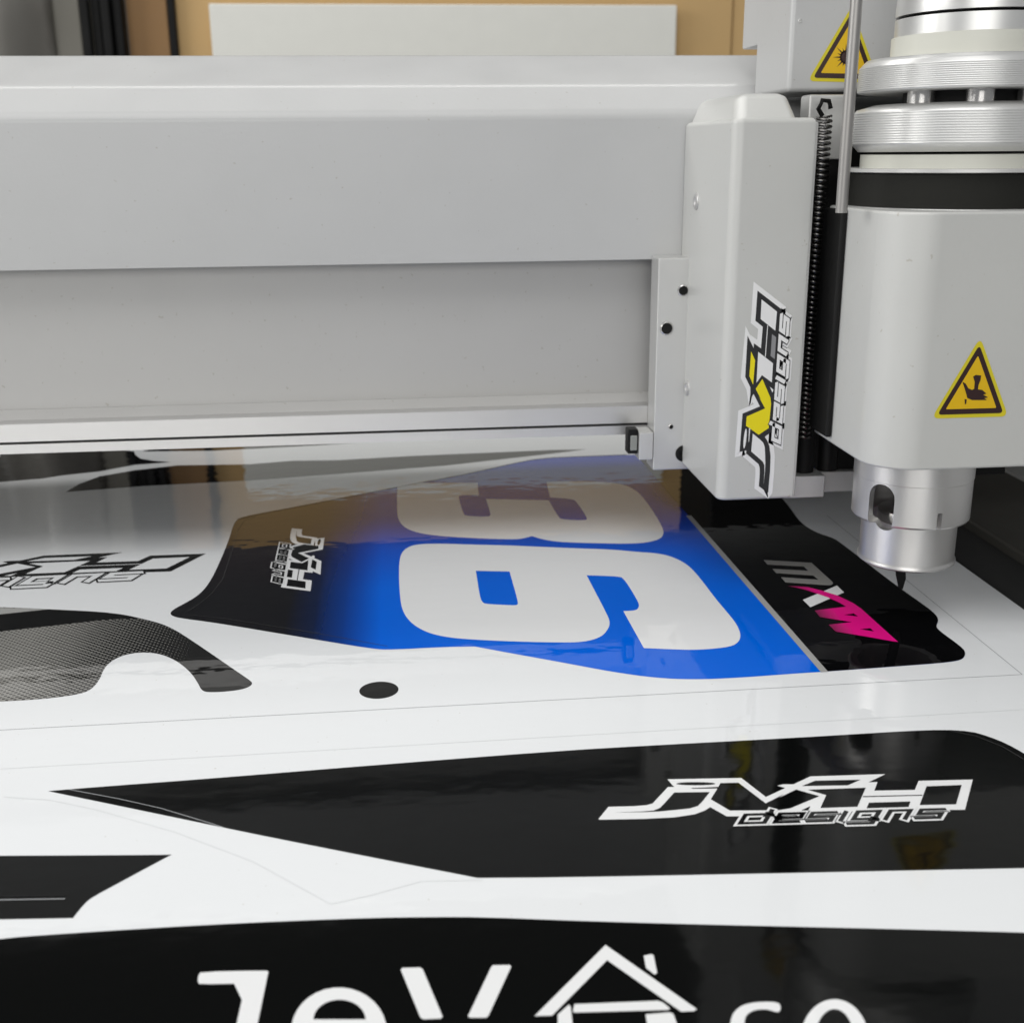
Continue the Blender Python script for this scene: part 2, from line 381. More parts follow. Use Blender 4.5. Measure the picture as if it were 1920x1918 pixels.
three = p5([(735, 225, 1), (735, 340), (740, 370), (755, 395), (785, 415), (840, 430), (930, 440), (1060, 447), (1200, 452), (1240, 448), (1275, 438, 1), (1310, 450), (1380, 462), (1500, 466), (1640, 469), (1720, 466), (1770, 456), (1795, 443), (1802, 425), (1795, 400), (1760, 340), (1720, 285), (1690, 255), (1650, 235), (1600, 225), (1500, 219), (1400, 220), (1333, 222, 1),
            (1347, 284, 1), (1435, 290), (1452, 300), (1497, 366), (1490, 376), (1395, 372), (1380, 362), (1341, 295, 1), (1090, 290, 1), (1110, 350), (1105, 362), (1010, 358), (1000, 350), (980, 285), (985, 275), (1062, 275, 1), (1056, 226, 1)])
flat('numeral', [[px(three, 2)]], tz(2), M['white_print'], plate, label='white numeral 3')
cutline([(345, 1152), (420, 1160), (560, 1182), (640, 1196), (726, 1212)], .0003, M['cutdark'], 3, plate)
cutline([(352, 1146), (372, 1134), (398, 1112), (418, 1085), (436, 1030), (445, 995), (458, 976), (480, 968)], .0003, M['cutdark'], 3, plate)
cutline([(445, 974), (480, 965), (600, 942), (728, 917), (870, 890), (960, 870), (1000, 862), (1040, 858), (1175, 853)], .0011, M['cutbrown'], 3, plate)
# club mark: m x w
zl = zpx((1360, 1000), 4.8)
flat('letter_m', [[zl([(343, 243), (775, 268), (962, 438), (970, 455), (950, 470), (900, 470), (540, 444), (500, 398), (838, 420), (790, 383), (457, 362), (422, 322), (745, 340), (705, 302), (378, 285)])]], tz(4), M['silver_print'], plate, label='silver letter m')
flat('letter_x', [[zl([(1005, 473), (1068, 535), (765, 668), (697, 602)])]], tz(4), M['white_print'], plate, label='white slanted bar of the letter x')
flat('letter_w', [[zl([(550, 478), (640, 480), (740, 488), (870, 520), (1000, 560), (1150, 632), (1220, 680), (1555, 982), (1500, 975), (1250, 930), (1000, 890), (978, 876), (928, 826), (1140, 803), (960, 775), (850, 757), (802, 698), (1085, 664), (1030, 630), (920, 580), (820, 545), (720, 512), (630, 492)]),
                   zl([(1065, 737), (1155, 725), (1195, 753)]), zl([(1210, 867), (1305, 858), (1338, 888)])]], tz(5), M['pink'], plate, label='pink letter w with a swoosh tail')
# --- far black print strips seen below the beam
z4 = zpx((0, 700), 3)
fb = flat('far_curved_print', [[z4([(-300, 490), (0, 470), (0, 440), (600, 420), (755, 440), (760, 458), (790, 480), (860, 492), (960, 500), (760, 515), (560, 552), (350, 575), (240, 592), (0, 612), (-300, 640)])],
     [z4([(370, 668), (440, 625), (560, 580), (760, 545), (1000, 518), (1400, 512), (1650, 492), (1900, 489), (2300, 466), (3100, 432), (3300, 428), (3100, 452), (2500, 520), (1900, 566), (1400, 603), (800, 635)])],
     [z4([(800, 440), (860, 424), (1500, 390), (1900, 385), (2300, 372), (1800, 405), (1200, 436)])]], tz(1), M['ink'], sheet, label='black curved print at the far edge below the beam')
# --- halftone print on the left
z8 = lambda l, sm=0: zpx((0, 980), 3)(l, sm)
ho = [(-700, 470, 1), (0, 475), (90, 478), (290, 487), (550, 500), (700, 517), (800, 540), (900, 565), (980, 600), (1060, 650), (1200, 745), (1330, 835), (1400, 882), (1423, 903), (1400, 925), (1340, 942), (1240, 952), (1160, 953), (1132, 940), (1115, 905), (1080, 850), (1020, 795), (960, 760), (890, 735), (800, 728), (720, 738), (660, 758), (610, 790), (580, 830), (565, 870), (540, 910), (500, 945), (440, 965), (300, 985), (150, 998), (0, 1005), (-700, 1050, 1)]
hp = flat('halftone_print', [[z8(ho, 2)]], tz(1), M['halftone'], sheet, label='dark rounded print with a halftone dot fade at the left edge')
flat('black_band', [[z8([(-700, 600, 1), (0, 517, 1), (270, 489, 1), (550, 501), (700, 518), (800, 541), (640, 540), (350, 574), (0, 612), (-700, 690, 1)], 1)]], tz(2), M['ink'], hp)
flat('grey_band', [[z8([(-700, 476, 1), (0, 480, 1), (200, 484, 1), (268, 488, 1), (0, 516, 1), (-700, 598, 1)], 1)]], tz(2), M['grey_print'], hp)
# --- small black print lower left
zc = zpx((0, 1400), 2.743)
lp = flat('corner_print', [[zc([(-900, 565, 1), (0, 560, 1), (800, 556), (885, 554, 1), (860, 565), (600, 705), (470, 775), (430, 810), (375, 880, 1), (0, 887, 1), (-900, 900, 1)], 2)]], tz(1), M['ink2'], sheet, label='small black print with a slanted end at the lower left')
cutline([(-60, 1688), (0, 1687), (122, 1685)], .0004, M['cutline'], 2, lp)
cutline([(-60, 1681.5), (0, 1681), (124, 1679)], .0005, M['ink'], 3, lp)
# --- long black band
bo = [(90, 1483, 1), (180, 1475.5), (400, 1459), (700, 1434.5), (1050, 1407.5), (1231, 1397), (1503, 1382.5), (1600, 1376.5), (1700, 1370.5), (1770, 1368), (1820, 1371), (1852, 1380), (1885, 1393), (1920, 1412), (2010, 1470), (2100, 1560, 1), (2100, 1624, 1), (1920, 1627), (1400, 1638), (1050, 1644.5), (895, 1645.5, 1), (700, 1607.5), (500, 1568), (418, 1551)]
band = flat('long_band_print', [[px(bo, 1)]], tz(1), M['ink2'], sheet, label='long pointed black print with a white outlined logo')
cutline([(128, 1480), (220, 1497), (300, 1515), (380, 1539), (418, 1551)], .0003, M['cutline'], 2, band)
cutline([(1780, 1370), (1830, 1380), (1880, 1400), (1930, 1430)], .0003, M['cutdark'], 2, band)
# --- wide black band at the bottom with big lettering
jo = [(-250, 1790, 1), (0, 1759), (150, 1748), (380, 1734), (550, 1726), (700, 1720.5), (800, 1719), (900, 1719), (1108, 1727), (1317, 1733), (1700, 1742), (1920, 1748), (2150, 1756, 1), (2150, 2300, 1), (-250, 2300, 1)]
jb = flat('wide_band_print', [[px(jo, 1)]], tz(1), M['ink2'], sheet, label='wide black print with large white lettering and a house outline along the near edge')
z3a = zpx((300, 1700), 2.4); z3b = zpx((900, 1700), 2.4)
flat('letter_j', [[z3a([(185, 292), (470, 287), (488, 290), (486, 300), (440, 523), (400, 700), (330, 790), (200, 830), (60, 800), (90, 745), (200, 760), (290, 720), (320, 640), (385, 345), (180, 349), (170, 340), (172, 310)], 1)]], tz(2), M['white_print'], jb, label='large white letter J')
def arc(cx, cy, rx, ry, a0, a1, n=32): return [(cx+rx*cos(radians(a0+(a1-a0)*i/n)), cy-ry*sin(radians(a0+(a1-a0)*i/n))) for i in range(n+1)]
flat('letter_e', [[z3a(arc(805, 560, 215, 197, 0, 345)[0:] + [(930, 640)] + arc(805, 560, 120, 125, 320, 200, 12) + [(690, 555), (1020, 556)]), z3a(arc(808, 510, 118, 92, 2, 178, 20)[::-1])]], tz(2), M['white_print'], jb, label='large white letter e')
flat('letter_v', [[z3a([(1090, 275), (1170, 273), (1182, 280), (1272, 495), (1262, 503), (1185, 506), (1172, 498), (1084, 285)])],
     [z3a([(1498, 263), (1575, 262), (1580, 270), (1478, 490), (1468, 499), (1395, 499), (1386, 492), (1490, 272)])]], tz(2), M['white_print'], jb, label='large white letter V of two separate strokes')
flat('house_outline', [[z3b([(565, 172), (975, 460), (965, 469), (905, 472), (572, 240), (325, 489), (245, 492)])], [z3b([(425, 438), (800, 423), (822, 430), (856, 458), (845, 464), (425, 476), (418, 470)])],
     [z3b([(350, 485), (400, 440), (408, 450), (416, 523), (425, 700), (350, 705)])], [z3b([(745, 484), (855, 475), (870, 482), (885, 523), (900, 700), (780, 700)])],
     [z3b([(737, 220), (770, 213), (781, 218), (797, 298), (785, 305), (747, 275)])]], tz(2), M['white_print'], jb, label='white house outline with roof and chimney')
flat('letter_c', [[z3b([(1122, 560), (1130, 500), (1145, 470), (1180, 442), (1240, 429), (1300, 427), (1340, 431), (1352, 442), (1352, 468), (1340, 475), (1320, 470), (1290, 461), (1240, 463), (1205, 480), (1190, 505), (1190, 560), (1220, 640), (1330, 660), (1330, 700), (1200, 690), (1130, 630)], 1)]], tz(2), M['white_print'], jb, label='large white curved letter beside the house')
flat('letter_o', [[z3b(arc(1595, 600, 153, 184, 0, 360, 48)[:-1]), z3b(arc(1595, 600, 88, 140, 0, 360, 40)[:-1][::-1])]], tz(2), M['white_print'], jb, label='large white round letter at the right')
# ------------------------------------------------------------------ the outlined logo, traced once
LA = lambda l: [onZ(1110+x/5.189, 1440+y/5.189).xy for x, y in l]
LB = lambda l: [onZ(1460+x/5.0526, 1440+y/5.0526).xy for x, y in l]
sil = LA([(62, 497), (160, 378), (400, 372), (530, 362), (590, 345), (738, 186), (800, 183), (778, 163), (735, 110), (1452, 97), (1692, 283), (1880, 195), (1803, 172), (1860, 160)]) + \
      LB([(0, 155), (140, 155), (300, 80), (1010, 58), (850, 136), (936, 133), (905, 215), (1290, 208), (1325, 122), (1838, 110), (1765, 395), (1300, 400), (0, 425)]) + \
      LA([(1600, 470), (1310, 470), (1150, 380), (1100, 412), (1000, 450), (800, 480), (500, 495), (80, 503)])
inner = {
 'j': LA([(212, 434), (480, 425), (600, 415), (660, 390), (700, 350), (800, 240), (1145, 235), (1075, 325), (1030, 370), (950, 395), (800, 410), (650, 424), (500, 430)]),
 'dot': LA([(1010+190*cos(2*pi*i/28), 154+15*sin(2*pi*i/28)) for i in range(28)]),
 'slit': LA([(958, 197), (1240, 185), (1225, 200), (980, 203)]),
 'v': LA([(1250, 148), (1425, 145), (1690, 345), (1868, 255)]) + LB([(0, 285), (165, 205), (385, 268), (110, 383), (0, 400)]) + LA([(1340, 415), (1155, 305), (1215, 210)]),
 'top': LB([(220, 172), (345, 122), (775, 112), (655, 165)]),
 'h1': LB([(275, 207), (825, 188), (745, 368), (395, 380), (450, 258)]),
 'tri': LB([(215, 402), (300, 362), (278, 408)]),
 'slot': LB([(795, 277), (798, 268), (1362, 255), (1360, 263)]),
 'h2': LB([(855, 330), (1248, 318), (1230, 370), (832, 382)]),
 'h3': LB([(1400, 175), (1733, 162), (1680, 345), (1335, 352)])}
GL = {'d': [(1.0, 1.45), (1.0, 0), (0, 0), (0, 1), (1.0, 1)], 'e': [(1, 0), (0, 0), (0, 1), (1, 1), (1, .5), (.05, .5)],
      's': [(1, 1), (0, 1), (0, .5), (1, .5), (1, 0), (0, 0)], 'i': [(0, 0), (0, 1)], 'g': [(1, .1), (0, .1), (0, 1), (1, 1), (1, -.42), (-.1, -.42)], 'n': [(0, 0), (0, 1), (1, 1), (1, 0)]}
words = [('d', 1388, 1433), ('e', 1453, 1496), ('s', 1514, 1557), ('i', 1576, 1577), ('g', 1599, 1639), ('n', 1660, 1697), ('s', 1718, 1760)]
def text_lines():
    out = []
    for ch, a, b in words:
        h = 16.0; base = 1544.5-(a-1388)*.0285
        out.append([onZ(a+u*(b-a)+v*h*.62, base-v*h-(u*(b-a))*.0285).xy for u, v in GL[ch]])
    return out
TL = text_lines()
def tp(i, u, v):
    ch, a, b = words[i]; base = 1544.5-(a-1388)*.0285
    return onZ(a+u*(b-a)+v*16.0*.62, base-v*16.0-(u*(b-a))*.0285).xy
def affine(src, dst):
    A = np.array([[p[0], p[1], 1] for p in src]); T = np.linalg.solve(A, np.array([[d[0], d[1]] for d in dst]))
    return lambda p: Vector((p[0]*T[0][0]+p[1]*T[1][0]+T[2][0], p[0]*T[0][1]+p[1]*T[1][1]+T[2][1])), math.sqrt(abs(np.linalg.det(T[:2])))
def logo(parent, f, k, to3at, m_out, fills, m_def, m_textin, nrm, L0, halo=None, tw=(.0015, .0030), name='outlined_logo', label=None, ft=None):
    F = lambda l: [f(p) for p in l]
    fx, kx = ft or (f, k); T_ = TL
    sh = [[F(sil)]]
    gnd = []
    for t in T_: gnd += [[[fx(p) for p in q[0]]] for q in ribbon(t, tw[1], cap=tw[1]/2)]
    if halo:
        hs = ribbon(F(sil), halo[1]*k, closed=True)
        for t in T_: hs += [[[fx(p) for p in q[0]]] for q in ribbon(t, tw[1]+.0026, cap=(tw[1]+.0026)/2)]
        root = flat(name, hs, to3at(L0), halo[0], parent, nrm, label); L0 += 1; par = root
        flat('logo_outline', sh[:1], to3at(L0), m_out, par, nrm)
    else:
        root = flat(name, sh, to3at(L0), m_out, parent, nrm, label); par = root
    if parent.parent is not None and not halo:   # keep within thing > part > sub-part
        par = parent
    groups = {}
    for key, poly in inner.items(): groups.setdefault(fills.get(key, m_def), []).append([F(poly)])
    for m_, shp in groups.items(): flat('logo_fill', shp, to3at(L0+1), m_, par, nrm)
    flat('lettering_outline', gnd, to3at(L0+2), m_out if not halo else halo[2], par, nrm)
    tx = []
    for t in T_: tx += [[[fx(p) for p in q[0]]] for q in ribbon(t, tw[0], cap=tw[0]/2)]
    flat('small_lettering', tx, to3at(L0+3), m_textin, par, nrm)
    return root
ident = (lambda p: Vector(p), 1.0)
up = Vector((0, 0, 1))
logo(band, ident[0], 1.0, tz, M['white_print'], {}, M['ink2'], M['ink'], up, 2, tw=(.0014, .0030), label='white outlined logo on the long black print')
# left black outlined copy, straight on the sheet
f, k = affine([LB([(1008, 60)])[0], LB([(1838, 110)])[0], LB([(1765, 395)])[0]], [onZ(229, 1036).xy, onZ(386, 1038).xy, onZ(320, 1071.5).xy])
z5 = lambda x, y: onZ(x/4.8, 1010+y/4.8).xy
ft = affine([tp(6, 0, 0), tp(6, 1, 0), tp(6, 0, 1)], [z5(912, 380), z5(1160, 368), z5(1015, 318)])
logo(sheet, f, k, tz, M['ink'], {}, M['vinyl'], M['vinyl'], up, 1, tw=(.0017, .0027), ft=ft, label='black outlined logo cut by the left edge of the picture')
# small copy on the number plate, turned a quarter
zr = lambda x, y: onZ(480+x/10.667, 960+y/10.667).xy
f, k = affine([LA([(65, 497)])[0], LB([(1765, 395)])[0], LB([(1838, 110)])[0]], [zr(728, 330), zr(500, 1510), zr(1090, 1588)])
ft = affine([tp(0, 0, 0), tp(6, 1, 0), tp(0, 0, 1)], [zr(505, 632), zr(345, 1395), zr(655, 655)])
logo(plate, f, k, tz, M['white_print'], {}, M['ink'], M['ink'], up, 3, ft=ft, label='small white outlined logo turned sideways on the number plate')
# ================================================================== GANTRY BEAM
YF = .590
zc_ = lambda y, Y, x=0: onY(x, y, Y).z
beam = thing('gantry_beam', 'light grey metal gantry beam crossing above the vinyl sheet', 'machine beam', (0, YF, 0))
zb, zt = zc_(508, YF), zc_(213, YF)
x0, x1 = -1.0, .62
def arcp(cy, cz, r, a0, a1, n=8): return [(cy+r*cos(radians(a0+(a1-a0)*i/n)), cz+r*sin(radians(a0+(a1-a0)*i/n))) for i in range(n+1)]
zm = zc_(160, .612); zt2 = zc_(102, .66)
prof = [(YF, zb), (YF, zt-.0045), (YF+.0008, zt-.0018), (YF+.003, zt+.0008), (YF+.0165, zm-.0022), (YF+.0195, zm-.0006), (YF+.024, zm+.0006), (.660, zt2-.0015), (.668, zt2-.0003), (.680, zt2), (.78, zt2), (.78, .07), (.7765, .07), (.7765, zt2-.003), (.61, zt-.01), (.594, zt-.02), (.594, zb)]
prism_x('front_cover', prof, x0, x1, M['paint'], beam, 25)
zw, z1_, z2_, z3_, z4_ = zc_(772, .606), zc_(797, YF), zc_(830, YF), zc_(835.5, YF), zc_(853, YF)
box('web', x0, x1, .606, .70, zw-.004, zt-.022, M['wallmetal'], beam)
prism_x('rail_ledge', [(.6045, zw+.0008), (.6035, zw), (.5985, z1_), (.5985, z1_-.003), (.63, z1_-.003), (.63, zw+.0008)], x0, x1, M['wallmetal'], beam)
prism_x('guide_rail', [(YF, z1_), (YF, z2_), (YF+.04, z2_), (YF+.04, z1_), (YF+.001, z1_+.0004)], x0, x1, M['alu'], beam)
box('gap_seal', x0, x1, YF+.004, YF+.04, z3_+.00005, z2_-.00005, M['black'], beam)
box('lower_strip', x0, x1, YF+.001, YF+.006, z4_, z3_, M['alu'], beam)
box('underside', x0, x1, YF+.0061, .783, z4_+.001, z3_-.0005, M['dark'], beam)
box('hanging_seal', x0, x1, .60, .776, z3_, zw-.006, M['dark'], beam)
# ================================================================== TOOL CARRIAGE
car = thing('tool_carriage', 'grey sheet metal tool carriage with coloured logo sticker on the beam', 'machine carriage', (.165, .56, .0462))
YC = .506
XL = .1456
XR = (onY(1535, 260, YC).x+onY(1481, 900, YC).x)/2
ZB = onY(1420, 937, YC).z; ZT = onY(1450, 221, YC).z
bm = bmesh.new(); yb = .5893
ch = .0105
lo = [(XL, YC), (XR, YC), (XR, yb), (XL, yb)]
v0 = [bm.verts.new((x, y, ZB)) for x, y in lo]; v1 = [bm.verts.new((x, y, ZT)) for x, y in lo]
for i in range(4): bm.faces.new((v0[i], v0[(i+1) % 4], v1[(i+1) % 4], v1[i]))
bm.faces.new(v1); bm.faces.new(v0[::-1])
bmesh.ops.recalc_face_normals(bm, faces=bm.faces)
bmesh.ops.bevel(bm, geom=[e for e in bm.edges if set(e.verts) == {v0[0], v1[0]}], offset=.0048, segments=8, profile=.5, affect='EDGES')
bmesh.ops.bevel(bm, geom=[e for e in bm.edges if abs(e.verts[0].co.z-e.verts[1].co.z) < 1e-6 and abs(e.verts[0].co.z-ZT) < 1e-6], offset=.0022, segments=5, profile=.5, affect='EDGES')
bmesh.ops.bevel(bm, geom=[e for e in bm.edges if abs(e.verts[0].co.z-ZB) < 1e-6 and abs(e.verts[1].co.z-ZB) < 1e-6], offset=.0016, segments=4, profile=.5, affect='EDGES')
XT = onY(1487, 200, YC+.012).x
lo2 = [(XL+.0012, YC+.0006), (XT, YC+.0006), (XT, yb-.001), (XL+.0012, yb-.001)]; hi2 = [(XL+.0062, YC+.018), (XT, YC+.018), (XT, yb-.001), (XL+.0062, yb-.001)]
b2 = bmesh.new(); w1 = [b2.verts.new((x, y, ZT-.0012)) for x, y in lo2]; w2 = [b2.verts.new((x, y, ZT+ch)) for x, y in hi2]
for i in range(4): b2.faces.new((w1[i], w1[(i+1) % 4], w2[(i+1) % 4], w2[i]))
b2.faces.new(w2); b2.faces.new(w1[::-1]); bmesh.ops.recalc_face_normals(b2, faces=b2.faces)
bmesh.ops.bevel(b2, geom=[e for e in b2.edges if not (e.verts[0] in w1 and e.verts[1] in w1)], offset=.0046, segments=7, profile=.5, affect='EDGES')
mt_ = bpy.data.meshes.new('t'); b2.to_mesh(mt_); b2.free(); bm.from_mesh(mt_); bpy.data.meshes.remove(mt_)
cover = bm_obj('cover', bm, M['paint2'], car, 35)
box('cover_flange', XR+.0001, XR+.0016, YC+.001, yb, ZB+.001, ZT-.002, M['blast'], car, .0003, 1)
def screw(x, y, z, r, name, parent, axis='y', m=None, dark=True):
    bm = bmesh.new(); n = 24
    prof_ = [(r, -.0003), (r, .12*r), (r*.85, .24*r), (r*.5, .24*r), (r*.38, .04*r)]
    rings = []
    for rr, h in prof_:
        rg = []
        for i in range(n):
            a = 2*pi*i/n
            p = Vector((rr*cos(a), -h, rr*sin(a))) if axis == 'y' else Vector((-h, rr*cos(a), rr*sin(a)))
            rg.append(bm.verts.new(Vector((x, y, z))+p))
        rings.append(rg)
    for a, b in zip(rings, rings[1:]):
        for i in range(n): bm.faces.new((a[i], a[(i+1) % n], b[(i+1) % n], b[i]))
    bm.faces.new(rings[-1])
    o_ = bm_obj(name, bm, m or M['steel'], parent, 40)
    return o_
for p in ((1306, 378), (1289, 727)):
    q = onX(p[0], p[1], XL); screw(XL, q.y, q.z, .0040, 'screw', cover, 'x', M['alu'])
    # countersink shade comes from the recess of the head itself
# coloured logo sticker on the front face
zs = lambda x, y: (lambda v: Vector((v.x, v.z)))(onY(1360+x/4.358, 520+y/4.358, YC))
f, k = affine([LA([(65, 497)])[0], LB([(1765, 395)])[0], LB([(1838, 110)])[0]], [zs(345, 1758), zs(458, 262), zs(262, 110)])
ty = lambda L: (lambda x, y: Vector((x, YC-LAY*1.6*L, y)))
ft = affine([tp(0, 0, 0), tp(6, 1, 0), tp(0, 0, 1)], [zs(440, 1345), zs(512, 350), zs(385, 1320)])
st = logo(car, f, k, ty, M['stickblack'], {'v': M['yellow2'], 'top': M['yellow2'], 'h2': M['stickgrey']}, M['stickwhite'], M['stickwhite'], Vector((0, -1, 0)), 1, halo=(M['stickwhite'], .0060, M['stickblack']), tw=(.0019, .0028), ft=ft, name='logo_sticker', label='black, white and yellow logo sticker')
# end bracket beside the cover
YK = .574
bx0 = (onY(1236, 560, YK).x+onY(1228, 860, YK).x)/2
box('side_bracket', bx0-.0010, XL+.02, YK, YK+.0155, onY(1230, 882, YK).z, zb+.002, M['blast'], car, .0008, 2)
for (px_, py_, r) in ((1250, 616, .0034), (1281, 545, .0028), (1258, 800, .0013)):
    q = onY(px_, py_, YK); bm = bmesh.new(); n = 28
    ra = [bm.verts.new((q.x+r*cos(2*pi*i/n), YK-.0003, q.z+r*sin(2*pi*i/n))) for i in range(n)]
    rb = [bm.verts.new((q.x+r*.82*cos(2*pi*i/n), YK-.0006, q.z+r*.82*sin(2*pi*i/n))) for i in range(n)]
    rc = [bm.verts.new((q.x+r*.8*cos(2*pi*i/n), YK-.00005, q.z+r*.8*sin(2*pi*i/n))) for i in range(n)]
    for a, b in ((ra, rb), (rb, rc)):
        for i in range(n): bm.faces.new((a[i], a[(i+1) % n], b[(i+1) % n], b[i]))
    bo_ = bm_obj('bolt', bm, M['steel'], car, 40)
    lathe_b = bmesh.new(); vs = [lathe_b.verts.new((q.x+r*.8*cos(2*pi*i/n), YK-.00012, q.z+r*.8*sin(2*pi*i/n))) for i in range(n)]; lathe_b.faces.new(vs)
    bm_obj('socket', lathe_b, M['blackgloss'], bo_)
q = onY(1283, 852, YK-.002); screw(q.x, YK, q.z, .0042, 'bolt', car, 'y', M['black'])
# wiper block and clear cap at the lower end
ba, bb = onY(1199, 812, YK-.002), onY(1224, 862, YK-.002)
box('wiper_block', ba.x, bb.x, YK-.002, YK+.012, bb.z, ba.z, M['blast'], car, .0005, 2)
ca, cb = onY(1178, 806, YK), onY(1197, 858, YK)
wc = box('wiper_cap', ca.x, ba.x-.0001, YK, YK+.008, cb.z+.002, ca.z, M['blackgloss'], car, .0006, 2)
box('clear_insert', ca.x+.0012, ba.x-.0008, YK-.0008, YK-.0001, cb.z+.004, ca.z-.003, M['glassy'], wc, .0002, 1)
# base plates to the right of the cover, and the black guide behind them
box('base_plate', XR+.0017, onY(1547, 900, .522).x, .522, .58, onY(1500, 934, .522).z, onY(1500, 893, .522).z, M['blast'], car, .0004, 1)
box('rear_plate', onY(1547, 900, .522).x+.0001, .232, .532, .58, onY(1580, 922, .532).z, onY(1580, 884, .532).z, M['blast'], car, .0004, 1)
box('guide_panel', XR+.0017, .30, .536, .582, onY(1580, 890, .545).z, .2125, M['blackgloss'], car)
tube('guide_rod', [(.1945, .531, onY(1500, 884, .531).z), (.1945, .531, .09)], .0048, M['black'], car, 20)
tube('guide_post', [(.2085, .538, onY(1530, 886, .538).z), (.2085, .538, .125)], .0055, M['blackgloss'], car, 20)
# spring
sp = thing_sp = None
ys = .526; sxp = (onY(1549, 260, ys).x+onY(1530, 500, ys).x+onY(1500, 800, ys).x)/3
z_a, z_b = onY(1549, 218, ys).z, onY(1500, 820, ys).z
turns = 62; pts = []
for i in range(turns*14+1):
    t = i/(turns*14); a = 2*pi*turns*t; pts.append((sxp+.0031*cos(a), ys+.0031*sin(a), z_a+(z_b-z_a)*t))
tube('tension_spring', pts, .00062, M['spring'], car, 6)
hk = [(sxp-.001, ys, z_a), (sxp-.003, ys, z_a+.003), (sxp-.0015, ys, z_a+.0065), (sxp+.0015, ys, z_a+.0062), (sxp+.0025, ys, z_a+.003)]
tube('spring_hook', hk, .0011, M['black'], car, 8)
pA = onY(1515, 178, .535); pB = onY(1585, 330, .535)
box('spring_anchor', pA.x, pB.x, .533, .5449, onY(1560, 300, .535).z, onY(1560, 178, .535).z, M['blast'], car, .0012, 2)
# upper housing with the laser sign
YU = .548
ux = (onY(1488, 0, YU).x+onY(1473, 172, YU).x)/2; uz = onY(1480, 174, YU).z
yl1 = onX(1415, 140, ux).y; yl2 = onX(1393, 40, ux).y; zn = onX(1404, 90, ux).z
uh = bm_obj('upper_housing', box_bm(ux, .45, YU, yl1, uz, .36, .0022, 3), M['paint'], car, 40)
box('upper_housing_rear', ux+.0002, .449, yl1-.004, yl2, zn, .36, M['paint'], car, .001, 2)
q = onY(1500, 40, YU); screw(q.x, YU, q.z, .0009, 'rivet', uh, 'y', M['blast'])
# flat warning signs
def tri_sign(c, Y, parent, glyph, inward, name, label):
    P3 = [Vector((onY(x, y, Y).x, onY(x, y, Y).z)) for x, y in c]; cen = (P3[0]+P3[1]+P3[2])/3
    def loop(s, rnd=.10):
        Q = [cen+(p-cen)*s for p in P3]; out = []
        for i in range(3):
            a, b, d = Q[i-1], Q[i], Q[(i+1) % 3]
            for t in range(7):
                u = t/6; e0 = b+(a-b)*rnd; e1 = b+(d-b)*rnd; out.append(e0*(1-u)**2+b*2*u*(1-u)+e1*u*u)
        return out
    t3 = lambda L: (lambda x, y: Vector((x, Y-LAY*1.6*L, y))); nn = Vector((0, -1, 0))
    s = flat(name, [[loop(1)]], t3(1), M['yellowrim'], parent, nn, label)
    par = s if parent.parent is None else parent
    flat('sign_border', [[loop(.86, .07), loop(.66, .03)[::-1]]], t3(2), M['labelblack'], par, nn)
    flat('sign_face', [[loop(.659, .03)]], t3(2), M['yellow'], par, nn)
    to = lambda l: [Vector((onY(x, y, Y).x, onY(x, y, Y).z)) for x, y in l]
    flat('sign_symbol', [[to(g)] for g in glyph], t3(3), M['labelblack'], par, nn)
burst = [[(1586+11.5*cos(2*pi*i/24), 108+13*sin(2*pi*i/24)) for i in range(24)]]
for i in range(16):
    a = 2*pi*i/16; r2 = 25 if i % 2 == 0 else 18; w = .09
    burst.append([(1586+9*cos(a-w*2), 108+10*sin(a-w*2)), (1586+r2*cos(a), 108+r2*1.05*sin(a)), (1586+9*cos(a+w*2), 108+10*sin(a+w*2))])
tri_sign([(1597, 12), (1514, 153), (1648, 156)], YU, car, burst, 0, 'laser_sign', 'yellow triangle sign with black burst symbol')
# ================================================================== CUTTING HEAD
AX, AY = .2245, .476
head = thing('milling_spindle', 'large grey spindle unit with knurled aluminium rings and a cutting tip', 'spindle', (AX, AY, .02))
YH = .443
hx = .1925
hz0, hz1 = onY(1690, 884, YH).z, onY(1700, 399, YH).z
bm = box_bm(hx, .36, YH, .514, hz0, hz1)
ve = [e for e in bm.edges if abs(e.verts[0].co.x-hx) < 1e-6 and abs(e.verts[1].co.x-hx) < 1e-6 and e.verts[0].co.y < .45 and e.verts[1].co.y < .45]
bmesh.ops.bevel(bm, geom=ve, offset=.019, segments=14, profile=.5, affect='EDGES')
be = [e for e in bm.edges if max(abs(v.co.z-hz0) for v in e.verts) < 1e-6 or max(abs(v.co.z-hz1) for v in e.verts) < 1e-6]
bmesh.ops.bevel(bm, geom=be, offset=.0012, segments=3, profile=.5, affect='EDGES')
housing = bm_obj('housing', bm, M['paint2'], head, 35)
hand = [[(1804, 716), (1810, 719), (1815, 728), (1822, 731), (1826, 729), (1827, 716), (1824, 706), (1829, 703), (1839, 704), (1838, 712), (1834, 722), (1833, 730), (1841, 731), (1849, 738), (1843, 740), (1852, 745), (1845, 746.5), (1850, 750), (1838, 750), (1822, 750), (1813, 746), (1811, 738), (1808, 728)],
        [(1808, 748), (1812, 749), (1811, 757), (1808.5, 758)]]
tri_sign([(1838, 632), (1746, 785), (1890, 781)], YH, housing, hand, 0, 'hand_sign', 'yellow triangle sign with black hand symbol')
box('shade_plate', hx-.003, hx-.0001, .492, .514, hz0+.003, hz1-.001, M['blackgloss'], head, .001)  # black plate added to stand in for the shade on the housing side
